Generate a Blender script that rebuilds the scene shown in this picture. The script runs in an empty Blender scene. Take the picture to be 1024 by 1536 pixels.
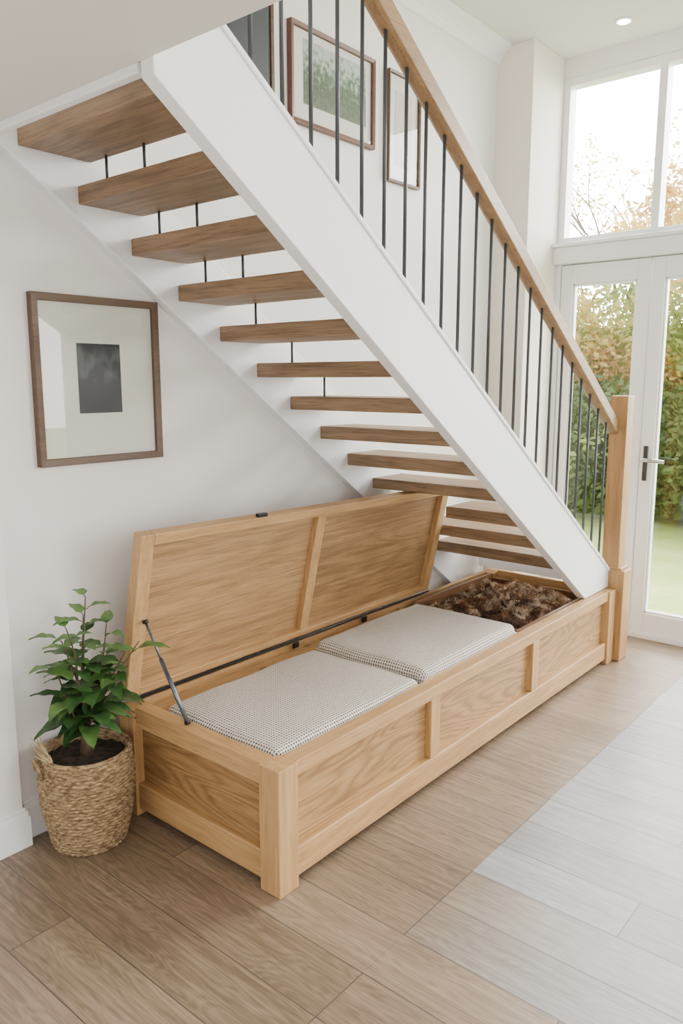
import bpy, bmesh, math, random
from mathutils import Vector, Matrix, noise
random.seed(7)
S = bpy.context.scene
COL = S.collection

# ------------------------------------------------------------------ materials
def newmat(name):
    m = bpy.data.materials.new(name); m.use_nodes = True
    nt = m.node_tree; b = nt.nodes["Principled BSDF"]
    return m, nt, b

def N(nt, t, **kw):
    n = nt.nodes.new(t)
    for k, v in kw.items(): setattr(n, k, v)
    return n

def plain(name, col, rough=0.5, metal=0.0, nscale=0, namt=0.06, bump=0.0, bscale=60):
    m, nt, b = newmat(name)
    b.inputs["Roughness"].default_value = rough
    b.inputs["Metallic"].default_value = metal
    tc = N(nt, "ShaderNodeTexCoord")
    nz = N(nt, "ShaderNodeTexNoise"); nz.inputs["Scale"].default_value = nscale or 3
    nt.links.new(tc.outputs["Object"], nz.inputs["Vector"])
    r = N(nt, "ShaderNodeValToRGB")
    r.color_ramp.elements[0].position = 0.3; r.color_ramp.elements[1].position = 0.7
    r.color_ramp.elements[0].color = tuple(c*(1-namt) for c in col[:3])+(1,)
    r.color_ramp.elements[1].color = tuple(min(1, c*(1+namt)) for c in col[:3])+(1,)
    nt.links.new(nz.outputs["Fac"], r.inputs["Fac"])
    nt.links.new(r.outputs["Color"], b.inputs["Base Color"])
    if bump:
        n2 = N(nt, "ShaderNodeTexNoise"); n2.inputs["Scale"].default_value = bscale; n2.inputs["Detail"].default_value = 6
        nt.links.new(tc.outputs["Object"], n2.inputs["Vector"])
        bp = N(nt, "ShaderNodeBump"); bp.inputs["Strength"].default_value = bump; bp.inputs["Distance"].default_value = 0.005
        nt.links.new(n2.outputs["Fac"], bp.inputs["Height"]); nt.links.new(bp.outputs["Normal"], b.inputs["Normal"])
    return m

def wood(name, light, dark, axis='X', rough=0.45, cath=0.0, contrast=1.0, acr=1.0, knots=False):
    """grain runs along axis"""
    m, nt, b = newmat(name)
    b.inputs["Roughness"].default_value = rough
    tc = N(nt, "ShaderNodeTexCoord"); oi = N(nt, "ShaderNodeObjectInfo")
    add = N(nt, "ShaderNodeVectorMath", operation='ADD')
    mul = N(nt, "ShaderNodeMath", operation='MULTIPLY'); mul.inputs[1].default_value = 13.7
    nt.links.new(oi.outputs["Random"], mul.inputs[0])
    nt.links.new(tc.outputs["Object"], add.inputs[0]); nt.links.new(mul.outputs[0], add.inputs[1])
    def mapn(across, along, detail, rough_=0.6, dist=0.0):
        mp = N(nt, "ShaderNodeMapping")
        sc = [across]*3; sc['XYZ'.index(axis)] = along
        mp.inputs["Scale"].default_value = sc
        nt.links.new(add.outputs[0], mp.inputs["Vector"])
        nz = N(nt, "ShaderNodeTexNoise"); nz.inputs["Scale"].default_value = 1; nz.inputs["Detail"].default_value = detail
        nz.inputs["Roughness"].default_value = rough_; nz.inputs["Distortion"].default_value = dist
        nt.links.new(mp.outputs[0], nz.inputs["Vector"])
        return nz.outputs["Fac"]
    fac = mapn(48*acr, 2.4, 9, 0.72, 0.25)
    fine = mapn(210, 7, 3, 0.6)
    n2 = mapn(6.0, 0.9, 1.5)
    def M(op, a, bv=None, c=None):
        n = N(nt, "ShaderNodeMath", operation=op)
        for i, v in enumerate((a, bv, c)):
            if v is None: continue
            if isinstance(v, (int, float)): n.inputs[i].default_value = v
            else: nt.links.new(v, n.inputs[i])
        return n.outputs[0]
    sn = M('SINE', M('MULTIPLY', n2, 150.0 if cath else 60.0))
    ring = M('POWER', M('MULTIPLY_ADD', sn, 0.5, 0.5), 0.6)
    c = max(cath, 0.08)
    v = M('ADD', M('MULTIPLY', fac, 1-c-0.2), M('MULTIPLY', ring, c))
    v = M('ADD', v, M('MULTIPLY', n2, 0.2))
    v = M('ADD', v, M('MULTIPLY', M('SUBTRACT', oi.outputs["Random"], 0.5), 0.08))
    r = N(nt, "ShaderNodeValToRGB")
    w = 0.20/contrast
    r.color_ramp.elements[0].position = 0.5-w; r.color_ramp.elements[1].position = 0.5+w*0.8
    r.color_ramp.elements[0].color = dark+(1,); r.color_ramp.elements[1].color = light+(1,)
    nt.links.new(v, r.inputs["Fac"])
    pore = N(nt, "ShaderNodeMapRange"); pore.inputs["From Min"].default_value = 0.54; pore.inputs["From Max"].default_value = 0.66
    pore.inputs["To Min"].default_value = 0.0; pore.inputs["To Max"].default_value = 0.55
    nt.links.new(fine, pore.inputs["Value"])
    mx = N(nt, "ShaderNodeMix", data_type='RGBA'); nt.links.new(pore.outputs[0], mx.inputs["Factor"])
    nt.links.new(r.outputs["Color"], mx.inputs["A"]); mx.inputs["B"].default_value = tuple(x*0.65 for x in dark)+(1,)
    out = mx.outputs["Result"]
    if knots:
        mp = N(nt, "ShaderNodeMapping"); sc = [9.0]*3; sc['XYZ'.index(axis)] = 5.5; mp.inputs["Scale"].default_value = sc
        nt.links.new(add.outputs[0], mp.inputs["Vector"])
        vo = N(nt, "ShaderNodeTexVoronoi"); vo.inputs["Scale"].default_value = 1; nt.links.new(mp.outputs[0], vo.inputs["Vector"])
        kr = N(nt, "ShaderNodeMapRange"); kr.inputs["From Min"].default_value = 0.10; kr.inputs["From Max"].default_value = 0.20
        kr.inputs["To Min"].default_value = 0.85; kr.inputs["To Max"].default_value = 0.0
        nt.links.new(vo.outputs["Distance"], kr.inputs["Value"])
        m2 = N(nt, "ShaderNodeMix", data_type='RGBA'); nt.links.new(kr.outputs[0], m2.inputs["Factor"])
        nt.links.new(out, m2.inputs["A"]); m2.inputs["B"].default_value = (0.05, 0.022, 0.01, 1); out = m2.outputs["Result"]
    nt.links.new(out, b.inputs["Base Color"])
    bp = N(nt, "ShaderNodeBump"); bp.inputs["Strength"].default_value = 0.12; bp.inputs["Distance"].default_value = 0.003
    nt.links.new(fac, bp.inputs["Height"]); nt.links.new(bp.outputs["Normal"], b.inputs["Normal"])
    return m

OL, OD = (0.56, 0.345, 0.150), (0.37, 0.203, 0.075)
oakX = wood("oak_x", OL, OD, 'X', contrast=1.15); oakY = wood("oak_y", OL, OD, 'Y', contrast=1.15); oakZ = wood("oak_z", OL, OD, 'Z', contrast=1.15)
oakK = wood("oak_knotty", OL, OD, 'X', knots=True)
oakPX = wood("oak_panel_x", (0.49, 0.290, 0.122), (0.245, 0.128, 0.045), 'X', cath=0.22)
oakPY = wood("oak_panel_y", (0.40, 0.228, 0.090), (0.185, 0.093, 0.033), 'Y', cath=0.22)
lidP = wood("oak_lid_panel", (0.42, 0.248, 0.110), (0.22, 0.120, 0.047), 'X', cath=0.0, contrast=1.5)
treadM = wood("tread_oak", (0.33, 0.210, 0.115), (0.145, 0.086, 0.043), 'Y', rough=0.5, contrast=1.4)
railM = wood("handrail_oak", (0.35, 0.215, 0.105), (0.20, 0.113, 0.048), 'X')
newelM = wood("newel_oak", (0.46, 0.262, 0.108), (0.28, 0.148, 0.053), 'Z')
frameX = wood("frame_wood", (0.12, 0.063, 0.032), (0.055, 0.028, 0.014), 'X')
frameR = wood("frame_red_wood", (0.14, 0.05, 0.028), (0.07, 0.026, 0.014), 'X')
trayM = wood("tray_wood", (0.26, 0.125, 0.055), (0.11, 0.05, 0.022), 'X')
wallM = plain("wall_paint", (0.82, 0.80, 0.775), 0.85, namt=0.012, bump=0.06, bscale=180)
wall2M = plain("wall_paint_warm", (0.81, 0.745, 0.67), 0.85, namt=0.012)
ceilM = plain("ceiling_paint", (0.76, 0.73, 0.695), 0.9, namt=0.01)
whiteM = plain("white_satin_paint", (0.87, 0.87, 0.87), 0.4, namt=0.01)
upvcM = plain("white_frame_paint", (0.84, 0.84, 0.835), 0.35, namt=0.01)
darkMetal = plain("dark_metal", (0.055, 0.058, 0.062), 0.45, 0.4, namt=0.1)
blackM = plain("black_metal", (0.02, 0.02, 0.022), 0.35, 0.6, namt=0.1)
gunM = plain("gunmetal", (0.09, 0.09, 0.095), 0.3, 0.9, namt=0.1)
strutM = plain("strut_metal", (0.14, 0.17, 0.20), 0.3, 0.8, namt=0.1)
chromeM = plain("brushed_chrome", (0.42, 0.42, 0.42), 0.25, 1.0, namt=0.05)
charM = plain("charcoal_paint", (0.035, 0.04, 0.048), 0.5, namt=0.1)
matB = plain("mat_board", (0.62, 0.615, 0.545), 0.8, namt=0.02)
matW = plain("mat_board_white", (0.68, 0.66, 0.62), 0.8, namt=0.02)
soilM = plain("soil", (0.028, 0.018, 0.012), 0.95, nscale=60, namt=0.6, bump=1.0, bscale=90)
stemM = plain("plant_stem", (0.09, 0.06, 0.03), 0.8, nscale=40, namt=0.3)
strawM = plain("dry_straw", (0.46, 0.35, 0.21), 0.8, nscale=40, namt=0.3)
barkM = plain("bark", (0.20, 0.165, 0.14), 0.9, nscale=20, namt=0.3)

def leafmat(name, c1, c2, rough=0.45, trans=0.0, sc=3.0):
    m, nt, b = newmat(name)
    b.inputs["Roughness"].default_value = rough
    g = N(nt, "ShaderNodeTexCoord")
    nz = N(nt, "ShaderNodeTexNoise"); nz.inputs["Scale"].default_value = sc; nz.inputs["Detail"].default_value = 4
    nt.links.new(g.outputs["Object"], nz.inputs["Vector"])
    r = N(nt, "ShaderNodeValToRGB")
    r.color_ramp.elements[0].position = 0.35; r.color_ramp.elements[1].position = 0.65
    r.color_ramp.elements[0].color = c1+(1,); r.color_ramp.elements[1].color = c2+(1,)
    nt.links.new(nz.outputs["Fac"], r.inputs["Fac"])
    nt.links.new(r.outputs["Color"], b.inputs["Base Color"])
    if trans:
        t = N(nt, "ShaderNodeBsdfTranslucent"); nt.links.new(r.outputs["Color"], t.inputs["Color"])
        mx = N(nt, "ShaderNodeMixShader"); mx.inputs[0].default_value = trans
        nt.links.new(b.outputs[0], mx.inputs[1]); nt.links.new(t.outputs[0], mx.inputs[2])
        nt.links.new(mx.outputs[0], nt.nodes["Material Output"].inputs["Surface"])
    return m
leafD = leafmat("leaf_dark", (0.022, 0.064, 0.018), (0.062, 0.145, 0.038), 0.35, 0.15, 12)
leafL = leafmat("leaf_light", (0.08, 0.18, 0.045), (0.14, 0.26, 0.065), 0.4, 0.2, 12)
hedgeA = leafmat("hedge_leaf", (0.08, 0.145, 0.035), (0.18, 0.26, 0.07), 0.6, 0.4, 1.5)
hedgeB = leafmat("hedge_leaf_light", (0.30, 0.38, 0.10), (0.50, 0.54, 0.18), 0.6, 0.5, 1.5)
autA = leafmat("autumn_leaf_gold", (0.72, 0.54, 0.15), (0.82, 0.70, 0.30), 0.6, 0.5, 1.5)
autB = leafmat("autumn_leaf_rust", (0.64, 0.40, 0.16), (0.76, 0.56, 0.28), 0.6, 0.5, 1.5)
grassM = leafmat("grass", (0.32, 0.46, 0.10), (0.48, 0.58, 0.19), 0.8, 0, 3)

def glassmat(name):
    m, nt, b = newmat(name)
    nt.nodes.remove(b)
    t = N(nt, "ShaderNodeBsdfTransparent"); t.inputs[0].default_value = (0.985, 0.99, 0.988, 1)
    g = N(nt, "ShaderNodeBsdfGlossy"); g.inputs["Roughness"].default_value = 0.02
    lw = N(nt, "ShaderNodeLayerWeight"); lw.inputs["Blend"].default_value = 0.5
    pw = N(nt, "ShaderNodeMath", operation='POWER'); pw.inputs[1].default_value = 4.0
    nt.links.new(lw.outputs["Facing"], pw.inputs[0])
    ma = N(nt, "ShaderNodeMath", operation='MULTIPLY_ADD'); ma.inputs[1].default_value = 0.6; ma.inputs[2].default_value = 0.05
    nt.links.new(pw.outputs[0], ma.inputs[0])
    mx = N(nt, "ShaderNodeMixShader")
    nt.links.new(ma.outputs[0], mx.inputs[0]); nt.links.new(t.outputs[0], mx.inputs[1]); nt.links.new(g.outputs[0], mx.inputs[2])
    nt.links.new(mx.outputs[0], nt.nodes["Material Output"].inputs["Surface"])
    return m
glassM = glassmat("clear_glass")

def artmat(name, stops, sc=(6, 1, 6), detail=6, grad=0.5):
    m, nt, b = newmat(name); b.inputs["Roughness"].default_value = 0.7
    tc = N(nt, "ShaderNodeTexCoord"); mp = N(nt, "ShaderNodeMapping"); mp.inputs["Scale"].default_value = sc
    nt.links.new(tc.outputs["Object"], mp.inputs["Vector"])
    nz = N(nt, "ShaderNodeTexNoise"); nz.inputs["Scale"].default_value = 1; nz.inputs["Detail"].default_value = detail
    nt.links.new(mp.outputs[0], nz.inputs["Vector"])
    sp = N(nt, "ShaderNodeSeparateXYZ"); nt.links.new(tc.outputs["Generated"], sp.inputs[0])
    mx = N(nt, "ShaderNodeMix"); mx.inputs["Factor"].default_value = grad
    nt.links.new(nz.outputs["Fac"], mx.inputs["A"]); nt.links.new(sp.outputs["Z"], mx.inputs["B"])
    r = N(nt, "ShaderNodeValToRGB")
    while len(r.color_ramp.elements) < len(stops): r.color_ramp.elements.new(0.5)
    for e, (p, c) in zip(r.color_ramp.elements, stops): e.position = p; e.color = c+(1,)
    nt.links.new(mx.outputs["Result"], r.inputs["Fac"]); nt.links.new(r.outputs["Color"], b.inputs["Base Color"])
    return m
artDark = artmat("dark_print", [(0.3, (0.008, 0.010, 0.012)), (0.5, (0.018, 0.021, 0.025)), (0.58, (0.06, 0.07, 0.07)), (0.68, (0.013, 0.016, 0.02))], (16, 1, 10), 3, 0.35)
artGreen = artmat("landscape_print", [(0.30, (0.10, 0.12, 0.08)), (0.44, (0.035, 0.075, 0.035)), (0.54, (0.12, 0.19, 0.12)), (0.62, (0.36, 0.43, 0.40)), (0.8, (0.50, 0.54, 0.52))], (40, 1, 40), 8, 0.38)
artPale = artmat("pale_botanical_print", [(0.3, (0.24, 0.21, 0.15)), (0.45, (0.50, 0.47, 0.39)), (0.7, (0.60, 0.58, 0.51))], (25, 1, 10), 6, 0.2)

def floormat():
    m, nt, b = newmat("plank_floor")
    tc = N(nt, "ShaderNodeTexCoord"); sp = N(nt, "ShaderNodeSeparateXYZ")
    nt.links.new(tc.outputs["Object"], sp.inputs[0])
    def M(op, a, bv=None, c=None):
        n = N(nt, "ShaderNodeMath", operation=op)
        for i, v in enumerate((a, bv, c)):
            if v is None: continue
            if isinstance(v, (int, float)): n.inputs[i].default_value = v
            else: nt.links.new(v, n.inputs[i])
        return n.outputs[0]
    v = M('SUBTRACT', sp.outputs["X"], 1.935-18*0.182)
    u = M('SUBTRACT', sp.outputs["Y"], 1.09-12.2)
    cb = N(nt, "ShaderNodeCombineXYZ"); nt.links.new(u, cb.inputs[0]); nt.links.new(v, cb.inputs[1])
    br = N(nt, "ShaderNodeTexBrick"); br.offset = 0.37; br.offset_frequency = 3; br.squash = 1
    br.inputs["Color1"].default_value = (0, 0, 0, 1); br.inputs["Color2"].default_value = (1, 1, 1, 1); br.inputs["Mortar"].default_value = (0.5, 0.5, 0.5, 1)
    br.inputs["Scale"].default_value = 1; br.inputs["Mortar Size"].default_value = 0.0018; br.inputs["Mortar Smooth"].default_value = 0.1
    br.inputs["Brick Width"].default_value = 1.22; br.inputs["Row Height"].default_value = 0.182; br.inputs["Bias"].default_value = 0
    nt.links.new(cb.outputs[0], br.inputs["Vector"])
    rnd = N(nt, "ShaderNodeSeparateColor"); nt.links.new(br.outputs["Color"], rnd.inputs[0]); rv = rnd.outputs[0]
    off = M('MULTIPLY', rv, 37.0)
    def nse(sx, sy, det, ro=0.6, di=0.0):
        gx = M('MULTIPLY', sp.outputs["X"], sx); gy = M('MULTIPLY', sp.outputs["Y"], sy)
        cg = N(nt, "ShaderNodeCombineXYZ"); nt.links.new(gx, cg.inputs[0]); nt.links.new(gy, cg.inputs[1]); nt.links.new(off, cg.inputs[2])
        nz = N(nt, "ShaderNodeTexNoise"); nz.inputs["Scale"].default_value = 1; nz.inputs["Detail"].default_value = det; nz.inputs["Roughness"].default_value = ro; nz.inputs["Distortion"].default_value = di
        nt.links.new(cg.outputs[0], nz.inputs["Vector"]); return nz.outputs["Fac"]
    nz = nse(75, 3.2, 8, 0.72, 0.35); n2 = nse(9, 1.4, 2); fn = nse(280, 11, 3)
    rings = M('SINE', M('MULTIPLY', n2, 130.0))
    g = M('ADD', M('MULTIPLY', nz, 1.0), M('MULTIPLY', M('ADD', rings, 1.0), 0.05))
    g = M('ADD', g, M('MULTIPLY', rv, 0.16)); g = M('ADD', g, M('MULTIPLY', n2, 0.15)); g = M('SUBTRACT', g, 0.20)
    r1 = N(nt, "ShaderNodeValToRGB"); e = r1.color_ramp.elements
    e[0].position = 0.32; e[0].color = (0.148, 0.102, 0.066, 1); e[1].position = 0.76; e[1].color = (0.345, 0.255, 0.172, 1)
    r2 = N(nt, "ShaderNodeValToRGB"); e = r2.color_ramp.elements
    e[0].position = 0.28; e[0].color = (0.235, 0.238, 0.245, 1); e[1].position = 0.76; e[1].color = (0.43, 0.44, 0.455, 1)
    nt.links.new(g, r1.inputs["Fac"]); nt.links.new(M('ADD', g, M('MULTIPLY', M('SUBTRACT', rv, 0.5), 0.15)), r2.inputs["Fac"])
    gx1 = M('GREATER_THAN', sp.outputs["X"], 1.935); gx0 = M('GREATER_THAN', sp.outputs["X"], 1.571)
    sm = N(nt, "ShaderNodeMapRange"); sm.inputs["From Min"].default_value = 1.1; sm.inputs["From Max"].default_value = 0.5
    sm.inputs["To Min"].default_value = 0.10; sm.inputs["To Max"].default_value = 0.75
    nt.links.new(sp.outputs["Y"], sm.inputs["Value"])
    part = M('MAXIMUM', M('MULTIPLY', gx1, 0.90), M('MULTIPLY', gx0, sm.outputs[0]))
    mask = M('MULTIPLY', part, M('LESS_THAN', sp.outputs["Y"], 1.09))  # paler planks, with the brighter light on them painted into the floor colour
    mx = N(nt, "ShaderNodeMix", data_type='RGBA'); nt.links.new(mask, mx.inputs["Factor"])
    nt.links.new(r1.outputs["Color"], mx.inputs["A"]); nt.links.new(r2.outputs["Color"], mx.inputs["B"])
    pore = N(nt, "ShaderNodeMapRange"); pore.inputs["From Min"].default_value = 0.55; pore.inputs["From Max"].default_value = 0.72
    pore.inputs["To Min"].default_value = 0.0; pore.inputs["To Max"].default_value = 0.4
    nt.links.new(fn, pore.inputs["Value"])
    mp_ = N(nt, "ShaderNodeMix", data_type='RGBA'); nt.links.new(M('MULTIPLY', pore.outputs[0], M('MULTIPLY_ADD', mask, -0.6, 1.0)), mp_.inputs["Factor"])
    nt.links.new(mx.outputs["Result"], mp_.inputs["A"]); mp_.inputs["B"].default_value = (0.09, 0.06, 0.04, 1)
    line = M('LESS_THAN', M('ABSOLUTE', M('SUBTRACT', sp.outputs["Y"], 1.09)), 0.0008)
    jn = M('MAXIMUM', M('MULTIPLY', line, 0.5), br.outputs["Fac"])
    mj = N(nt, "ShaderNodeMix", data_type='RGBA'); nt.links.new(M('MULTIPLY', jn, 0.8), mj.inputs["Factor"])
    nt.links.new(mp_.outputs["Result"], mj.inputs["A"]); mj.inputs["B"].default_value = (0.05, 0.040, 0.034, 1)
    nt.links.new(mj.outputs["Result"], b.inputs["Base Color"])
    b.inputs["Roughness"].default_value = 0.34
    bp = N(nt, "ShaderNodeBump"); bp.inputs["Strength"].default_value = 0.15; bp.inputs["Distance"].default_value = 0.003
    nt.links.new(M('SUBTRACT', nz, jn), bp.inputs["Height"]); nt.links.new(bp.outputs["Normal"], b.inputs["Normal"])
    return m
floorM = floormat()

def cushmat():
    m, nt, b = newmat("dotted_weave_fabric")
    b.inputs["Roughness"].default_value = 0.95
    tc = N(nt, "ShaderNodeTexCoord"); sp = N(nt, "ShaderNodeSeparateXYZ"); nt.links.new(tc.outputs["UV"], sp.inputs[0])
    P = 0.0112
    def M(op, a, bv=None, c=None):
        n = N(nt, "ShaderNodeMath", operation=op)
        for i, v in enumerate((a, bv, c)):
            if v is None: continue
            if isinstance(v, (int, float)): n.inputs[i].default_value = v
            else: nt.links.new(v, n.inputs[i])
        return n.outputs[0]
    def tri(o): return M('ABSOLUTE', M('SUBTRACT', M('FRACT', M('DIVIDE', M('ADD', o, 10.0), P)), 0.5))
    dx, dy = tri(sp.outputs["X"]), tri(sp.outputs["Y"])
    d = M('MAXIMUM', dx, dy)
    dot = M('LESS_THAN', d, 0.25)
    th = M('MULTIPLY', M('LESS_THAN', M('MINIMUM', dx, dy), 0.11), 0.42)
    f = M('MAXIMUM', dot, th)
    nz = N(nt, "ShaderNodeTexNoise"); nz.inputs["Scale"].default_value = 60
    nt.links.new(tc.outputs["Object"], nz.inputs["Vector"])
    f = M('MULTIPLY', f, M('ADD', M('MULTIPLY', nz.outputs["Fac"], 0.7), 0.58))
    mx = N(nt, "ShaderNodeMix", data_type='RGBA'); nt.links.new(f, mx.inputs["Factor"])
    mx.inputs["A"].default_value = (0.69, 0.635, 0.56, 1); mx.inputs["B"].default_value = (0.045, 0.034, 0.028, 1)
    nt.links.new(mx.outputs["Result"], b.inputs["Base Color"])
    bp = N(nt, "ShaderNodeBump"); bp.inputs["Strength"].default_value = 0.4; bp.inputs["Distance"].default_value = 0.002
    nt.links.new(d, bp.inputs["Height"]); nt.links.new(bp.outputs["Normal"], b.inputs["Normal"])
    return m
cushM = cushmat()

def basketmat():
    m, nt, b = newmat("woven_seagrass"); b.inputs["Roughness"].default_value = 0.85
    tc = N(nt, "ShaderNodeTexCoord"); mp = N(nt, "ShaderNodeMapping"); mp.inputs["Scale"].default_value = (45, 45, 200)
    nt.links.new(tc.outputs["Object"], mp.inputs["Vector"])
    nz = N(nt, "ShaderNodeTexNoise"); nz.inputs["Scale"].default_value = 1; nz.inputs["Detail"].default_value = 5
    nt.links.new(mp.outputs[0], nz.inputs["Vector"])
    r = N(nt, "ShaderNodeValToRGB"); e = r.color_ramp.elements
    e[0].position = 0.36; e[0].color = (0.13, 0.075, 0.034, 1); e[1].position = 0.64; e[1].color = (0.43, 0.305, 0.165, 1)
    nt.links.new(nz.outputs["Fac"], r.inputs["Fac"]); nt.links.new(r.outputs["Color"], b.inputs["Base Color"])
    bp = N(nt, "ShaderNodeBump"); bp.inputs["Strength"].default_value = 0.6; bp.inputs["Distance"].default_value = 0.003
    nt.links.new(nz.outputs["Fac"], bp.inputs["Height"]); nt.links.new(bp.outputs["Normal"], b.inputs["Normal"])
    return m
basketM = basketmat()

# ------------------------------------------------------------------ mesh helpers
WL = {}
def finish(name, bm, mats, parent=None, loc=None, smooth=False, bevel=0, **props):
    me = bpy.data.meshes.new(name)
    vs = bm.verts
    if loc is None:
        xs = [v.co.x for v in vs]; ys = [v.co.y for v in vs]; zs = [v.co.z for v in vs]
        loc = Vector(((min(xs)+max(xs))/2, (min(ys)+max(ys))/2, min(zs)))
    loc = Vector(loc)
    for v in vs: v.co -= loc
    if not props.pop('norecalc', False): bmesh.ops.recalc_face_normals(bm, faces=bm.faces)
    if smooth:
        for f in bm.faces: f.smooth = True
    bm.to_mesh(me); bm.free()
    for m in (mats if isinstance(mats, (list, tuple)) else [mats]): me.materials.append(m)
    o = bpy.data.objects.new(name, me); COL.objects.link(o)
    if parent is not None:
        o.parent = parent; o.location = loc - WL[parent.name]
    else: o.location = loc
    WL[o.name] = loc
    if bevel:
        md = o.modifiers.new("bevel", 'BEVEL'); md.width = bevel; md.segments = 2; md.limit_method = 'ANGLE'; md.angle_limit = math.radians(40)
    for k, v in props.items(): o[k] = v
    return o
def empty(name, loc, parent=None, **props):
    o = bpy.data.objects.new(name, None); o.empty_display_size = 0.1; COL.objects.link(o)
    loc = Vector(loc); WL[o.name] = loc
    if parent is not None: o.parent = parent; o.location = loc - WL[parent.name]
    else: o.location = loc
    for k, v in props.items(): o[k] = v
    return o
def addbox(bm, x0, x1, y0, y1, z0, z1, mi=0):
    vs = [bm.verts.new(p) for p in ((x0,y0,z0),(x1,y0,z0),(x1,y1,z0),(x0,y1,z0),(x0,y0,z1),(x1,y0,z1),(x1,y1,z1),(x0,y1,z1))]
    for f in ((0,3,2,1),(4,5,6,7),(0,1,5,4),(1,2,6,5),(2,3,7,6),(3,0,4,7)): bm.faces.new([vs[i] for i in f]).material_index = mi
def box(name, x0, x1, y0, y1, z0, z1, mat, parent=None, bevel=0.002, **p):
    bm = bmesh.new(); addbox(bm, x0, x1, y0, y1, z0, z1)
    return finish(name, bm, mat, parent, bevel=bevel, **p)
def pane(name, pts, parent):
    bm = bmesh.new(); bm.faces.new([bm.verts.new(p) for p in pts])
    return finish(name, bm, glassM, parent, norecalc=True)
def prism(name, pts, y0, y1, mat, parent=None, bevel=0.002, **p):
    bm = bmesh.new()
    a = [bm.verts.new((x, y0, z)) for x, z in pts]; b = [bm.verts.new((x, y1, z)) for x, z in pts]
    bm.faces.new(a); bm.faces.new(b[::-1])
    for i in range(len(pts)):
        j = (i+1) % len(pts); bm.faces.new((a[j], a[i], b[i], b[j]))
    return finish(name, bm, mat, parent, bevel=bevel, **p)
def tube(bm, pts, rad, seg=8, cap=True, mi=0):
    pts = [Vector(p) for p in pts]; rings = []
    n = len(pts)
    for i, p in enumerate(pts):
        d = (pts[min(i+1, n-1)]-pts[max(i-1, 0)]).normalized()
        up = Vector((0, 0, 1)) if abs(d.z) < 0.95 else Vector((1, 0, 0))
        a = d.cross(up).normalized(); b = d.cross(a).normalized()
        r = rad[i] if isinstance(rad, (list, tuple)) else rad
        rings.append([bm.verts.new(p+a*math.cos(2*math.pi*k/seg)*r+b*math.sin(2*math.pi*k/seg)*r) for k in range(seg)])
    for i in range(n-1):
        for k in range(seg):
            f = bm.faces.new((rings[i][k], rings[i][(k+1) % seg], rings[i+1][(k+1) % seg], rings[i+1][k])); f.material_index = mi; f.smooth = True
    if cap:
        bm.faces.new(rings[0][::-1]).material_index = mi; bm.faces.new(rings[-1]).material_index = mi
def lathe(bm, cx, cy, prof, seg=48):
    rings = []
    for r, z in prof:
        rings.append([bm.verts.new((cx+r*math.cos(2*math.pi*k/seg), cy+r*math.sin(2*math.pi*k/seg), z)) for k in range(seg)])
    for i in range(len(prof)-1):
        for k in range(seg):
            f = bm.faces.new((rings[i][k], rings[i][(k+1) % seg], rings[i+1][(k+1) % seg], rings[i+1][k])); f.smooth = True
    bm.faces.new(rings[0][::-1]); bm.faces.new(rings[-1])

# ------------------------------------------------------------------ room shell
WY = 2.32        # picture wall plane
KW = WY/2.45
EX = 4.50        # window wall plane
PXC = 4.12       # corner pier face
CZ = 3.30        # high ceiling
SLZ, SLX = 2.2, 1.15   # landing slab
NX = 1.118       # near wall end
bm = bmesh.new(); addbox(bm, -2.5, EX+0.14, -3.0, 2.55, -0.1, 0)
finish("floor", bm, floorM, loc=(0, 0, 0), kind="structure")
box("wall_left", NX, PXC, WY, 2.55, 0, CZ, wallM, bevel=0, kind="structure")
box("wall_near", -2.5, NX, 2.28, 2.55, 0, SLZ, wallM, bevel=0.004, kind="structure")
box("wall_corner", PXC, EX, 2.10, 2.55, 0, CZ, wall2M, bevel=0.003, kind="structure")
box("ceiling", SLX, EX+0.14, -3.0, 2.55, CZ, CZ+0.12, ceilM, bevel=0, kind="structure")
box("ceiling_landing", -2.5, SLX, -3.0, 2.55, SLZ, SLZ+0.28, ceilM, bevel=0.002, kind="structure")
W0, W1 = -0.18, 2.10  # glazed opening widened out of view to let in more light
TZ0, TZ1, WT = 2.172, 2.284, 3.20
box("wall_right", EX, EX+0.14, W1, 2.55, 0, CZ, wallM, bevel=0, kind="structure")
box("wall_right_far", EX, EX+0.14, -3.0, W0, 0, CZ, wallM, bevel=0, kind="structure")
box("wall_lintel", EX, EX+0.14, W0, W1, WT, CZ, wallM, bevel=0, kind="structure")
bm = bmesh.new(); addbox(bm, EX-0.05, EX+0.12, W0, W1, TZ0, TZ1-0.02); addbox(bm, EX-0.075, EX+0.12, W0, W1, TZ1-0.02, TZ1)
finish("trim_1", bm, upvcM, bevel=0.004, kind="structure")
def crown(name, pts2, a0, a1):
    bm = bmesh.new()
    A = []; B = []
    for d, z in pts2:
        A.append(bm.verts.new((a0, WY-d, z))); B.append(bm.verts.new((a1, WY-d, z)))
    bm.faces.new(A); bm.faces.new(B[::-1])
    for i in range(len(A)):
        j = (i+1) % len(A); bm.faces.new((A[j], A[i], B[i], B[j]))
    finish(name, bm, whiteM, kind="structure")
cp = [(0, CZ), (0.09, CZ), (0.09, CZ-0.010), (0.075, CZ-0.018), (0.05, CZ-0.03), (0.03, CZ-0.05), (0.018, CZ-0.07), (0.016, CZ-0.085), (0.0, CZ-0.09)]
crown("trim_2", cp, 1.15, PXC)
box("trim_4", SLX, SLX+0.028, 1.56, WY-0.04, SLZ-0.02, SLZ+0.03, whiteM, bevel=0.004, kind="structure")
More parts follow.
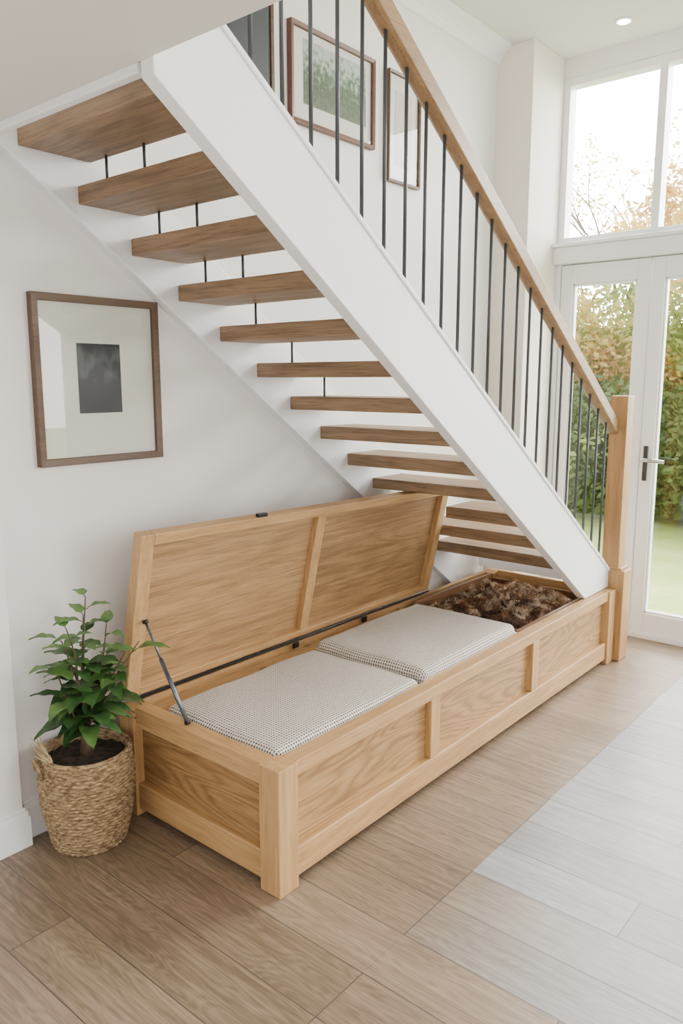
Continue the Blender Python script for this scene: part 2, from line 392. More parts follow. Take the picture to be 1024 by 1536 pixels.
def baseb(name, x0, x1, y, y1):
    bm = bmesh.new()
    addbox(bm, x0, x1, y-0.018, y1, 0, 0.105); addbox(bm, x0, x1-0.005, y-0.012, y1, 0.105, 0.122); addbox(bm, x0, x1-0.01, y-0.006, y1, 0.122, 0.132)
    finish(name, bm, whiteM, bevel=0.002, kind="structure")
baseb("baseboard_near", -2.5, NX+0.016, 2.28, 2.285)
baseb("baseboard_left", NX+0.018, PXC, WY, WY+0.01)

mid = 1.54
dp = W1-0.03-mid
win = empty("window_1", (EX+0.05, (W0+W1)/2, TZ1), kind="structure")
bm = bmesh.new()
z0, z1 = TZ1, WT
addbox(bm, EX+0.01, EX+0.09, W0, W1, z1-0.045, z1); addbox(bm, EX+0.01, EX+0.09, W0, W1, z0, z0+0.04)
for y, hw in ((W1-0.02, 0.02), (mid, 0.022), (mid-dp-0.02, 0.022), (mid-2*dp-0.04, 0.022), (W0+0.02, 0.02)):
    addbox(bm, EX+0.005, EX+0.095, y-hw, y+hw, z0, z1)
finish("window_frame", bm, upvcM, win, bevel=0.003)
g0 = EX+0.05
pane("window_glass", [(g0, W0+0.02, z0+0.02), (g0, W0+0.02, z1-0.02), (g0, W1-0.02, z1-0.02), (g0, W1-0.02, z0+0.02)], win)
def doorleaf(n, ya, yb, handle_at=None):
    d = empty("door_%d" % n, (EX+0.04, (ya+yb)/2, 0), kind="structure")
    bm = bmesh.new(); st = 0.072; zt = TZ0-0.005
    a, b_ = ya+0.004, yb-0.004
    addbox(bm, EX+0.01, EX+0.07, a, a+st, 0.03, zt); addbox(bm, EX+0.01, EX+0.07, b_-st, b_, 0.03, zt)
    addbox(bm, EX+0.01, EX+0.07, a+st, b_-st, 0.03, 0.15); addbox(bm, EX+0.01, EX+0.07, a+st, b_-st, zt-0.11, zt)
    for (c0, c1, e0, e1) in ((a+st, a+st+0.012, 0.15, zt-0.11), (b_-st-0.012, b_-st, 0.15, zt-0.11), (a+st, b_-st, 0.15, 0.162), (a+st, b_-st, zt-0.122, zt-0.11)):
        addbox(bm, EX+0.022, EX+0.06, c0, c1, e0, e1)
    finish("door_leaf", bm, upvcM, d, bevel=0.003)
    g = EX+0.04
    pane("door_glass", [(g, a+st, 0.15), (g, a+st, zt-0.11), (g, b_-st, zt-0.11), (g, b_-st, 0.15)], d)
    if handle_at:
        h = empty("door_handle", (EX, handle_at, 1.0), d)
        box("backplate", EX-0.002, EX+0.01, handle_at-0.013, handle_at+0.013, 0.93, 1.13, gunM, h, bevel=0.004)
        bm = bmesh.new()
        tube(bm, [(EX, handle_at, 1.055), (EX-0.050, handle_at, 1.055), (EX-0.062, handle_at-0.014, 1.055), (EX-0.062, handle_at-0.125, 1.05)], [0.014, 0.012, 0.012, 0.010], 12)
        finish("lever", bm, chromeM, h)
doorleaf(1, mid, W1-0.03)
doorleaf(2, mid-dp-0.02, mid, handle_at=mid-0.035)
doorleaf(3, mid-2*dp-0.04, mid-dp-0.02); doorleaf(4, W0+0.03, mid-2*dp-0.04)  # unseen extra leaves, added to let in more light
bm = bmesh.new()
addbox(bm, EX, EX+0.1, W1-0.03, W1, 0.03, TZ0); addbox(bm, EX, EX+0.1, W0, W0+0.03, 0.03, TZ0); addbox(bm, EX-0.01, EX+0.13, W0, W1, 0.0, 0.03)
finish("trim_5", bm, upvcM, bevel=0.002, kind="structure")

# ------------------------------------------------------------------ staircase
ST = empty("staircase", (2.6, 1.9, 0), label="open-riser staircase with oak treads, white stringers and dark metal balusters", category="staircase")
def lowz(x): return 0.42+0.684*(3.70-x)
def upz(x): return 0.713+0.684*(3.70-x)
xi = 3.70+(0.42-0.402)/0.684
prism("stringer", [(SLX, lowz(SLX)), (SLX, upz(SLX)), (4.03, upz(4.03)), (4.03, 0.402), (xi, 0.402)], 1.50, 1.545, whiteM, ST, bevel=0.003)
prism("stringer_cap", [(SLX, upz(SLX)), (SLX, upz(SLX)+0.020), (4.03, upz(4.03)+0.020), (4.03, upz(4.03))], 1.494, 1.551, whiteM, ST, bevel=0.004)
SY = WY-0.035
k = KW
def wl(x): return 1.5+0.70*k-0.722*(x-1.285*k)
prism("stringer", [(SLX, wl(SLX)), (SLX, wl(SLX)+0.34), (4.08, wl(4.08)+0.34), (4.08, wl(4.08))], SY, WY, whiteM, ST, bevel=0.003)
prism("stringer_bead", [(SLX, wl(SLX)-0.010), (SLX, wl(SLX)+0.006), (4.08, wl(4.08)+0.006), (4.08, wl(4.08)-0.010)], SY-0.008, WY, whiteM, ST, bevel=0.002)
tx = [1.251+0.1906*i for i in range(13)]; tz = [2.178-0.1335*i for i in range(13)]
TT = 0.056
for i in range(13):
    # the tread beside the raised lid is cut short so the lid can swing up clear of it
    box("tread", tx[i], tx[i]+0.243, 1.545, 1.985 if i == 10 else SY, tz[i]+(0.006 if i == 9 else 0), tz[i]+TT, treadM, ST, bevel=0.004)
for i in range(6):
    for y in ((2.17, 1.98) if i < 3 else (2.12,)):
        bm = bmesh.new(); x = tx[i+1]+0.032
        tube(bm, [(x, y, tz[i+1]+TT), (x, y, tz[i])], 0.0045, 8)
        finish("spacer_rod", bm, darkMetal, ST)
box("riser", 3.99, 4.01, 1.56, 2.27, 0.41, 0.60, whiteM, ST)
def hz(x): return 1.35+0.655*(3.895-x)
bm = bmesh.new()
prof = [(-0.028, -0.030), (-0.028, 0.022), (-0.020, 0.034), (0.020, 0.034), (0.028, 0.022), (0.028, -0.030), (0.014, -0.036), (-0.014, -0.036)]
A = [bm.verts.new((SLX, 1.522+y, hz(SLX)+z*1.2)) for y, z in prof]; B = [bm.verts.new((4.03, 1.522+y, hz(4.03)+z*1.2)) for y, z in prof]
bm.faces.new(A); bm.faces.new(B[::-1])
for i in range(len(A)):
    j = (i+1) % len(A); bm.faces.new((A[j], A[i], B[i], B[j]))
finish("handrail", bm, railM, ST, bevel=0.003)
x = 3.93
while x > 1.2:
    bm = bmesh.new(); tube(bm, [(x, 1.522, upz(x)+0.012), (x, 1.522, hz(x)-0.030)], 0.0060, 10)
    finish("baluster", bm, darkMetal, ST)
    x -= 0.112
nw = empty("newel_post", (4.08, 1.495, 0), ST)
box("post_shaft", 4.032, 4.124, 1.452, 1.544, 0.51, 1.42, newelM, nw, bevel=0.004)
box("post_base", 4.024, 4.136, 1.415, 1.550, 0, 0.50, newelM, nw, bevel=0.006)
box("post_collar", 4.028, 4.130, 1.435, 1.547, 0.50, 0.513, newelM, nw, bevel=0.004)

# ------------------------------------------------------------------ storage bench
BX0, BX1, BY0, BY1 = 1.455, 4.02, 1.450, 2.225
BT = 0.40
B = empty("storage_bench", ((BX0+BX1)/2, (BY0+BY1)/2, 0), label="long light oak storage bench with panelled sides and raised lid", category="storage bench")
PW = 0.082
for (x, y) in ((BX0, BY0), (BX0, BY1-PW), (BX1-PW, BY0), (BX1-PW, BY1-PW)):
    box("corner_post", x, x+PW, y, y+PW, 0, BT if y == BY0 else BT-0.012, oakZ, B, bevel=0.003)
xs0, xs1 = BX0+PW, BX1-PW
RY = BY0+0.010
box("top_rail", xs0, xs1, RY, BY0+0.068, BT-0.050, BT-0.001, oakX, B, bevel=0.003)
box("bottom_rail", xs0, xs1, RY, RY+0.036, 0.026, 0.120, oakX, B, bevel=0.005)
box("bottom_rail", xs0, xs1, BY1-0.03, BY1, 0.035, 0.115, oakX, B, bevel=0.003)
st = [2.29, 3.106]
edges = [xs0, st[0]-0.03, st[0]+0.03, st[1]-0.03, st[1]+0.03, xs1]
for s in st: box("stile", s-0.03, s+0.03, RY+0.001, RY+0.036, 0.120, BT-0.050, oakZ, B, bevel=0.003)
for i in (0, 2, 4): box("front_panel", edges[i], edges[i+1], RY+0.027, RY+0.036, 0.118, BT-0.050, oakPX, B, bevel=0)
for (xa, xb, pa, pb) in ((BX0+0.010, BX0+0.044, BX0+0.036, BX0+0.044), (BX1-0.03, BX1-0.002, BX1-0.026, BX1-0.014)):
    box("end_top_rail", xa, xa+0.054 if xa < 2 else xb, BY0+PW, BY1-PW, BT-0.07, BT-0.001, oakY, B, bevel=0.003)
    box("end_bottom_rail", xa, xb, BY0+PW, BY1-PW, 0.026, 0.12, oakY, B, bevel=0.005)
    box("end_panel", pa, pb, BY0+PW, BY1-PW, 0.118, BT-0.07, oakPY, B, bevel=0)
box("back_board", xs0, xs1, BY1-0.03, BY1-0.005, 0.115, BT-0.01, oakX, B)
box("seat_board", xs0-0.01, 3.05, BY0+0.069, BY1-0.035, 0.305, 0.325, oakX, B)
box("hinge_rail", xs0-0.01, 3.05, 2.085, BY1-0.032, 0.326, 0.362, oakK, B)
box("divider", 3.05, 3.07, BY0+0.069, BY1-0.035, 0.10, BT-0.025, oakY, B)
box("base_board", 3.07, xs1, BY0+0.05, BY1-0.035, 0.10, 0.115, oakX, B)
HY, HZ, LH = 2.19, 0.412, 0.608
d = Vector((0, -0.215, 0.977)).normalized(); nn = Vector((0, 0.977, 0.215)).normalized()
LX0, LX1 = 1.462, 3.33
lid = empty("lid", (LX0, HY, HZ), B)
def lidbox(name, x0, x1, h0, h1, n0, n1, mat, bevel=0.003):
    bm = bmesh.new(); addbox(bm, x0, x1, n0, n1, h0, h1)
    for v in bm.verts:
        x, n, h = v.co
        h *= 1-0.068*(x-LX0)/(LX1-LX0)
        v.co = Vector((x, HY, HZ))+d*h+nn*n
    return finish(name, bm, mat, lid, bevel=bevel)
FW = 0.055
lidbox("lid_stile", LX0, LX0+FW, 0, LH, 0, 0.042, oakZ)
lidbox("lid_stile", LX1-FW, LX1, 0, LH, 0, 0.042, oakZ)
lidbox("lid_stile", 2.335, 2.385, 0.03, LH-0.04, 0.002, 0.038, oakZ)
lidbox("lid_rail", LX0+FW, LX1-FW, LH-0.04, LH, 0, 0.042, oakX)
lidbox("lid_rail", LX0+FW, LX1-FW, 0, 0.03, 0.001, 0.042, oakX)
lidbox("lid_panel", LX0+FW, 2.335, 0.03, LH-0.04, 0.026, 0.037, lidP, 0)
lidbox("lid_panel", 2.385, LX1-FW, 0.03, LH-0.04, 0.026, 0.037, lidP, 0)
lidbox("catch", 1.98, 2.03, LH-0.000, LH+0.014, -0.004, 0.014, blackM)
bm = bmesh.new(); tube(bm, [(LX0+0.02, HY-0.008, HZ-0.004), (LX1-0.01, HY-0.008, HZ-0.004)], 0.005, 8)
finish("hinge", bm, blackM, B)
for hx in (2.28, 2.75):
    bm = bmesh.new(); addbox(bm, hx, hx+0.035, HY-0.02, HY-0.012, HZ-0.035, HZ-0.01)
    finish("hinge_bracket", bm, blackM, B, bevel=0.002)
gs = empty("gas_strut", (1.497, 1.90, 0.40), B)
p0 = Vector((1.495, 1.90, 0.405)); p1 = Vector((1.500, 2.112, 0.70))
bm = bmesh.new(); tube(bm, [p0, p0.lerp(p1, 0.62)], 0.0072, 12); finish("strut_cylinder", bm, strutM, gs)
bm = bmesh.new(); tube(bm, [p0.lerp(p1, 0.62), p1], 0.0045, 10); finish("strut_rod", bm, strutM, gs)
for p in (p0, p1):
    bm = bmesh.new(); tube(bm, [p-Vector((0.008, 0, 0)), p+Vector((0.008, 0, 0))], 0.007, 12); finish("strut_mount", bm, blackM, gs)

# ------------------------------------------------------------------ cushions
def cushion(x0, x1, y0, y1, z0, z1, lab, seed):
    bm = bmesh.new(); nx, ny = 44, 30; r = 0.030
    uvl = bm.loops.layers.uv.new("UVMap")
    def pt(u, v, top):
        x = x0+(x1-x0)*u; y = y0+(y1-y0)*v
        eu = min(u, 1-u)*(x1-x0); ev = min(v, 1-v)*(y1-y0)
        a = max(0, 1-eu/r); b_ = max(0, 1-ev/r)
        s = math.sqrt(max(0, 1-min(1, a*a+b_*b_)))
        wav = 0.007*noise.noise(Vector((x*5, y*5, seed)))
        ix = 0.006*math.sin(math.pi*v)*(1 if u < 0.5 else -1)*(abs(2*u-1)**6)
        iy = 0.006*math.sin(math.pi*u)*(1 if v < 0.5 else -1)*(abs(2*v-1)**6)
        h = (z1-z0)/2; c = (z0+z1)/2
        bul = 0.006*(1-(2*u-1)**4)*(1-(2*v-1)**4)+wav
        if top: return Vector((x-ix, y-iy, c+h*(0.3+0.7*s)+bul*s))
        return Vector((x-ix, y-iy, c-h*(0.3+0.7*s)))
    def par(n, L):
        a = [0, 0.06*r/L, 0.16*r/L, 0.3*r/L, 0.5*r/L, 0.75*r/L, r/L]
        m = [r/L+(1-2*r/L)*i/(n) for i in range(1, n)]
        return a+m+[1-t for t in a[::-1]]
    U = par(nx, x1-x0); V = par(ny, y1-y0)
    def arc(P):
        s = [0]
        for a, b_ in zip(P, P[1:]): s.append(s[-1]+(b_-a).length)
        return s
    SU = arc([pt(u, 0.5, True) for u in U]); SV = arc([pt(0.5, v, True) for v in V])
    T = [[bm.verts.new(pt(u, v, True)) for v in V] for u in U]; Bt = [[bm.verts.new(pt(u, v, False)) for v in V] for u in U]
    def face(vs, uvs):
        f = bm.faces.new(vs)
        for l, q in zip(f.loops, uvs): l[uvl].uv = q
    nU, nV = len(U), len(V)
    for i in range(nU-1):
        for j in range(nV-1):
            q = [(SU[i], SV[j]), (SU[i+1], SV[j]), (SU[i+1], SV[j+1]), (SU[i], SV[j+1])]
            face((T[i][j], T[i+1][j], T[i+1][j+1], T[i][j+1]), q)
            face((Bt[i][j], Bt[i][j+1], Bt[i+1][j+1], Bt[i+1][j]), [q[0], q[3], q[2], q[1]])
    H = 0.03
    for i in range(nU-1):
        face((T[i][0], Bt[i][0], Bt[i+1][0], T[i+1][0]), [(SU[i], 0), (SU[i], -H), (SU[i+1], -H), (SU[i+1], 0)])
        e = SV[-1]; face((T[i][-1], T[i+1][-1], Bt[i+1][-1], Bt[i][-1]), [(SU[i], e), (SU[i+1], e), (SU[i+1], e+H), (SU[i], e+H)])
    for j in range(nV-1):
        face((T[0][j], T[0][j+1], Bt[0][j+1], Bt[0][j]), [(0, SV[j]), (0, SV[j+1]), (-H, SV[j+1]), (-H, SV[j])])
        e = SU[-1]; face((T[-1][j], Bt[-1][j], Bt[-1][j+1], T[-1][j+1]), [(e, SV[j]), (e+H, SV[j]), (e+H, SV[j+1]), (e, SV[j+1])])
    finish("seat_cushion", bm, cushM, smooth=True, label=lab, category="cushion", group="bench seat cushions")
cushion(1.522, 2.286, 1.525, 2.06, 0.327, 0.410, "cream dotted-weave seat cushion beside the gas strut in the bench", 1.0)
cushion(2.304, 3.04, 1.525, 2.072, 0.327, 0.432, "cream dotted-weave seat cushion next to the fur-filled compartment", 5.0)

# ------------------------------------------------------------------ tray with furs
TR = empty("wooden_tray", (3.5, 1.87, 0.115), label="dark reddish wooden tray holding furs inside the bench compartment", category="tray")
bx = (3.11, 3.92, 1.56, 2.15)
box("tray_base", bx[0], bx[1], bx[2], bx[3], 0.116, 0.15, trayM, TR)
for (a, b_, c, e_) in ((bx[0], bx[0]+0.018, bx[2], bx[3]), (bx[1]-0.018, bx[1], bx[2], bx[3])):
    box("tray_side", a, b_, c, e_, 0.15, 0.375, trayM, TR, bevel=0.003)
for (a, b_, c, e_) in ((bx[0]+0.018, bx[1]-0.018, bx[2], bx[2]+0.018), (bx[0]+0.018, bx[1]-0.018, bx[3]-0.018, bx[3])):
    box("tray_side", a, b_, c, e_, 0.15, 0.372 if c < 1.8 else 0.40, trayM, TR, bevel=0.003)
def furmat(name, c1, c2): return leafmat(name, c1, c2, 0.8, 0, 14)
furD = furmat("fur_auburn", (0.12, 0.048, 0.022), (0.38, 0.18, 0.08))
furP = furmat("fur_pale", (0.42, 0.30, 0.18), (0.74, 0.60, 0.43))
furK = furmat("fur_dark", (0.03, 0.016, 0.010), (0.14, 0.065, 0.034))
def fur(cx, cy, rx, ry, zb, h, mats, lab, n=6500, L=0.034, seed=0):
    rr = random.Random(seed); bm = bmesh.new()
    def top(u, v):
        q = max(0, 1-u*u-v*v)
        nv = noise.noise(Vector((cx*9+u*3.4, cy*9+v*3.4, seed)))+0.5*noise.noise(Vector((cx*9+u*8, cy*9+v*8, seed)))
        return zb+h*(q**0.25)*(0.85+0.5*nv)
    G = 44; R = 20; grid = {}
    for i in range(G+1):
        for j in range(R+1):
            a = 2*math.pi*i/G; r = j/R
            grid[i, j] = bm.verts.new((cx+rx*r*math.cos(a), cy+ry*r*math.sin(a), top(r*math.cos(a), r*math.sin(a))-0.006))
    for i in range(G):
        for j in range(R):
            bm.faces.new((grid[i, j], grid[i+1, j], grid[i+1, j+1], grid[i, j+1])).material_index = len(mats)-1
    for kk in range(n):
        a = rr.uniform(0, 2*math.pi); r = math.sqrt(rr.random())*0.98
        u, v = r*math.cos(a), r*math.sin(a)
        p = Vector((cx+rx*u, cy+ry*v, top(u, v)-0.006))
        fl = noise.noise_vector(Vector((p.x*10, p.y*10, seed+3)))
        dr = Vector((fl.x*3+u*0.3, fl.y*3+v*0.3, 0.5)).normalized()
        dr = (dr+Vector((rr.uniform(-.35, .35), rr.uniform(-.35, .35), rr.uniform(-.1, .3)))).normalized()
        dr2 = (dr+Vector((rr.uniform(-.4, .4), rr.uniform(-.4, .4), -0.7))).normalized()
        l = L*rr.uniform(0.5, 1.3); w = rr.uniform(0.0007, 0.0019)
        sd = dr.cross(Vector((rr.uniform(-.5, .5), rr.uniform(-.5, .5), 1))).normalized()*w
        q = p+dr*l*0.5; t = q+dr2*l*0.5
        a1, b1, a2, b2, c = [bm.verts.new(z) for z in (p-sd, p+sd, q-sd*0.8, q+sd*0.8, t)]
        cl = noise.noise(Vector((p.x*18, p.y*18, seed+9)))
        mi = (1 if cl > 0.08 else (2 if cl < -0.3 else 0)) if rr.random() < 0.8 else rr.randrange(len(mats))
        bm.faces.new((a1, b1, b2, a2)).material_index = mi; bm.faces.new((a2, b2, c)).material_index = mi
    finish("fur_pelt", bm, mats, label=lab, category="fur", kind="stuff", norecalc=True)
fur(3.25, 1.98, 0.12, 0.14, 0.31, 0.08, [furD, furP, furK], "auburn fur pelt heaped in the wooden tray", seed=1)
fur(3.26, 1.73, 0.12, 0.14, 0.29, 0.085, [furK, furD, furK], "near-black brown fur pelt heaped in the wooden tray", seed=2)
fur(3.51, 1.96, 0.15, 0.16, 0.31, 0.09, [furP, furD, furK], "pale tan fur pelt heaped in the wooden tray", seed=3)
fur(3.52, 1.71, 0.15, 0.12, 0.29, 0.09, [furD, furP, furK], "mottled brown fur pelt beside the front of the tray", seed=4)
fur(3.77, 1.86, 0.125, 0.26, 0.31, 0.085, [furP, furD, furD], "sandy straw-coloured fur pelt at the end of the tray", seed=5)

# ------------------------------------------------------------------ potted plant
PX, PY = 1.283, 2.162
PP = empty("potted_plant", (PX, PY, 0), label="leafy green plant in a woven seagrass basket beside the bench", category="potted plant")
def prad(z):
    t = z/0.315
    return 0.117+0.034*math.sin(min(t, 1)*math.pi*0.72)
bm = bmesh.new(); seg = 200; rowh = 0.0118; nz_ = 200; Hh = 0.315
def wr(z, a):
    row = math.floor(z/rowh)
    return prad(z)-0.003+0.0040*abs(math.sin(math.pi*z/rowh))+0.0024*math.sin(a*40+row*math.pi*0.9)+0.002*noise.noise(Vector((a*5, z*30, 0)))
rings = []
for i in range(nz_+1):
    z = Hh*i/nz_
    rings.append([bm.verts.new((PX+wr(z, 2*math.pi*q/seg)*math.cos(2*math.pi*q/seg), PY+wr(z, 2*math.pi*q/seg)*math.sin(2*math.pi*q/seg), z)) for q in range(seg)])
for (dr, dz) in ((-0.004, 0.006), (-0.010, 0.006), (-0.014, 0.0), (-0.015, -0.06)):
    rings.append([bm.verts.new((PX+(prad(Hh)+dr)*math.cos(2*math.pi*q/seg), PY+(prad(Hh)+dr)*math.sin(2*math.pi*q/seg), Hh+dz)) for q in range(seg)])
for i in range(len(rings)-1):
    for q in range(seg):
        bm.faces.new((rings[i][q], rings[i][(q+1) % seg], rings[i+1][(q+1) % seg], rings[i+1][q]))
bm.faces.new(rings[0][::-1])
bk = finish("basket", bm, basketM, PP, smooth=True, loc=(PX, PY, 0))
bm = bmesh.new(); pts = []
a = math.radians(165); ca, sa = math.cos(a), math.sin(a)
for q in range(15):
    t = math.pi*q/14; s = 0.035*math.cos(t); hh = 0.018*math.sin(t); zz = 0.265+0.05*math.sin(t)
    r = prad(0.29)+0.004+hh*0.5
    pts.append((PX+r*ca-s*sa, PY+r*sa+s*ca, zz))
tube(bm, pts, 0.0065, 8); finish("handle", bm, basketM, bk)
rs = random.Random(4); bm = bmesh.new()
for _ in range(34):
    a = math.radians(rs.uniform(150, 190)); r0 = prad(0.3)-0.02
    p = Vector((PX+r0*math.cos(a), PY+r0*math.sin(a), 0.285)); o = Vector((math.cos(a), math.sin(a)+rs.uniform(-.7, .3), 0))*rs.uniform(0.01, 0.05)
    zt_ = rs.uniform(0.05, 0.12)
    tube(bm, [p, p+o*0.4+Vector((0, 0, zt_*0.6)), p+o+Vector((0, 0, zt_))], [0.0025, 0.0036, 0.0006], 5)
finish("dry_straw", bm, strawM, PP, norecalc=True)
bm = bmesh.new(); g = {}
for i in range(41):
    for j in range(14):
        a = 2*math.pi*i/40; r = (prad(0.28)-0.014)*j/13
        x, y = r*math.cos(a), r*math.sin(a)
        g[i, j] = bm.verts.new((PX+x, PY+y, 0.286+0.012*noise.noise(Vector((x*40, y*40, 1)))+0.01*(1-j/13)))
for i in range(40):
    for j in range(13): bm.faces.new((g[i, j], g[i+1, j], g[i+1, j+1], g[i, j+1]))
bmesh.ops.remove_doubles(bm, verts=bm.verts, dist=0.0002)
finish("soil", bm, soilM, PP, smooth=True)

def leaf(bm, base, direc, up, L, W, mi, curl=0.3):
    direc = direc.normalized(); side = direc.cross(up)
    if side.length < 0.01: side = Vector((1, 0, 0))
    side.normalize(); nrm = side.cross(direc).normalized()
    n = 9; L_, R_, C_ = [], [], []
    for i in range(n+1):
        t = i/n
        w = W*0.5*(math.sin(math.pi*min(1, t**0.66))**0.7)*(1-0.08*t) if 0 < t < 1 else 0.0006
        c = base+direc*L*t-nrm*curl*L*t*t*0.7
        C_.append(bm.verts.new(c)); wob = 0.05*W*math.sin(t*14)
        L_.append(bm.verts.new(c+side*w+nrm*(w*0.28+wob))); R_.append(bm.verts.new(c-side*w+nrm*(w*0.28-wob)))
    for i in range(n):
        for A_, B_ in ((L_, C_), (C_, R_)):
            f = bm.faces.new((A_[i], B_[i], B_[i+1], A_[i+1])); f.material_index = mi; f.smooth = True
rp = random.Random(11)
bs = bmesh.new(); bl = bmesh.new()
tube(bs, [(PX, PY, 0.28), (PX+0.006, PY, 0.34), (PX-0.004, PY, 0.40)], [0.024, 0.018, 0.013], 10)
stems = [((0.02, -0.01), 0.82), ((-0.06, -0.03), 0.74), ((0.08, -0.04), 0.72), ((-0.10, -0.01), 0.61), ((0.03, 0.03), 0.75), ((-0.06, -0.08), 0.58), ((0.13, -0.06), 0.62), ((-0.03, 0.04), 0.68), ((0.05, -0.11), 0.55), ((0.15, -0.10), 0.66), ((-0.10, -0.07), 0.53), ((0.02, -0.07), 0.64), ((-0.02, -0.10), 0.50), ((0.08, -0.03), 0.56)]
for si, ((ox, oy), zt_) in enumerate(stems):
    pts = []
    for q in range(8):
        t = q/7
        pts.append(Vector((PX+ox*t**1.2+0.008*math.sin(t*6+ox*50), PY+oy*t**1.2+0.008*math.cos(t*5), 0.36+(zt_-0.36)*t)))
    tube(bs, pts, [0.0055-0.0038*q/7 for q in range(8)], 6)
    nl = int(6+(zt_-0.5)*14)
    ang = rp.uniform(0, 6)
    for q in range(nl):
        t = 0.22+0.78*q/(nl-1); f = t*7; i = min(6, int(f)); p = pts[i].lerp(pts[i+1], f-i)
        ang += 2.4
        el = 0.0+0.65*t
        dr = Vector((math.cos(ang), math.sin(ang), el)).normalized()
        big = 1.0-0.42*max(0, (t-0.45)/0.55)*(1 if zt_ > 0.69 else 0.2)
        L = rp.uniform(0.088, 0.125)*big; W = L*rp.uniform(0.55, 0.70)
        qq = p+dr*0.018*big
        e = qq+dr*L
        if e.y > WY-0.03 or (e.x < NX+0.03 and e.y > 2.25) or (e.x > 1.44 and e.z < 0.45) or (e.x > 1.44 and e.y > 2.02): continue
        tube(bs, [p, qq], 0.0015, 5, cap=False)
        leaf(bl, qq, dr, Vector((0, 0, 1)), L, W, 1 if (t > 0.82 or rp.random() < 0.25) else 0, curl=rp.uniform(0.3, 0.8))
finish("stem", bs, stemM, PP, norecalc=True); finish("foliage", bl, [leafD, leafL], PP, norecalc=True)

# ------------------------------------------------------------------ framed pictures
def picture(x0, x1, z0, z1, fw, fm, art, artbox, lab, matcol=None):
    x0, x1 = x0*k, x1*k; z0, z1 = 1.5+(z0-1.5)*k, 1.5+(z1-1.5)*k
    y = WY; P = empty("framed_picture", ((x0+x1)/2, y, z0), label=lab, category="picture")
    bm = bmesh.new(); dpt = 0.028
    o = [(x0, z0), (x1, z0), (x1, z1), (x0, z1)]; i_ = [(x0+fw, z0+fw), (x1-fw, z0+fw), (x1-fw, z1-fw), (x0+fw, z1-fw)]
    of = [bm.verts.new((a, y-dpt, b_)) for a, b_ in o]; ob = [bm.verts.new((a, y-0.001, b_)) for a, b_ in o]
    inf = [bm.verts.new((a, y-dpt+0.004, b_)) for a, b_ in i_]; inb = [bm.verts.new((a, y-0.001, b_)) for a, b_ in i_]
    for q in range(4):
        j = (q+1) % 4
        bm.faces.new((of[q], of[j], inf[j], inf[q])); bm.faces.new((ob[j], ob[q], inb[q], inb[j]))
        bm.faces.new((ob[q], ob[j], of[j], of[q])); bm.faces.new((inf[q], inf[j], inb[j], inb[q]))
    finish("frame", bm, fm, P, bevel=0.002)
    box("mat_board", x0+fw, x1-fw, y-0.012, y-0.004, z0+fw, z1-fw, matcol or matB, P, bevel=0)
    a, b_, c, e_ = artbox
    a, b_ = a*k, b_*k; c, e_ = 1.5+(c-1.5)*k, 1.5+(e_-1.5)*k
    box("print", a, b_, y-0.0135, y-0.0122, c, e_, art, P, bevel=0)
    pane("glass", [(x0+fw, y-0.018, z0+fw), (x1-fw, y-0.018, z0+fw), (x1-fw, y-0.018, z1-fw), (x0+fw, y-0.018, z1-fw)], P)
picture(1.336, 1.836, 1.21, 1.783, 0.024, frameX, artDark, (1.50, 1.672, 1.385, 1.625), "brown wood frame with wide pale mat around a small dark print")
picture(2.57, 3.15, 2.59, 2.99, 0.018, frameR, artGreen, (2.66, 3.09, 2.68, 2.94), "reddish wood frame with a misty green landscape print", matW)
picture(3.262, 3.535, 2.475, 2.99, 0.013, frameX, artPale, (3.33, 3.47, 2.56, 2.91), "narrow brown frame with a pale botanical print", matW)
D = empty("wall_cabinet", (2.2, WY, 2.5), label="charcoal painted narrow wall cabinet with brown edge at the stair top", category="cabinet")
box("cabinet_body", 2.06, 2.30, WY-0.04, WY-0.001, 2.54, 3.15, charM, D)
box("cabinet_door", 2.08, 2.28, WY-0.05, WY-0.041, 2.56, 3.13, charM, D, bevel=0.003)
box("cabinet_edge", 2.302, 2.320, WY-0.045, WY-0.001, 2.52, 3.15, frameX, D)

# downlight
DL = empty("recessed_downlight", (4.22, 1.66, CZ), label="small round recessed ceiling downlight, lit", category="ceiling light")
bm = bmesh.new(); lathe(bm, 4.22, 1.66, [(0.045, CZ), (0.045, CZ-0.006), (0.034, CZ-0.008), (0.032, CZ-0.003)], 32)
finish("light_trim", bm, whiteM, DL)
em, nt, b = newmat("lamp_glow"); b.inputs["Emission Color"].default_value = (1, 0.86, 0.65, 1); b.inputs["Emission Strength"].default_value = 40
bm = bmesh.new(); lathe(bm, 4.22, 1.66, [(0.028, CZ-0.0085), (0.022, CZ-0.012), (0.01, CZ-0.014)], 24)
finish("bulb", bm, em, DL)

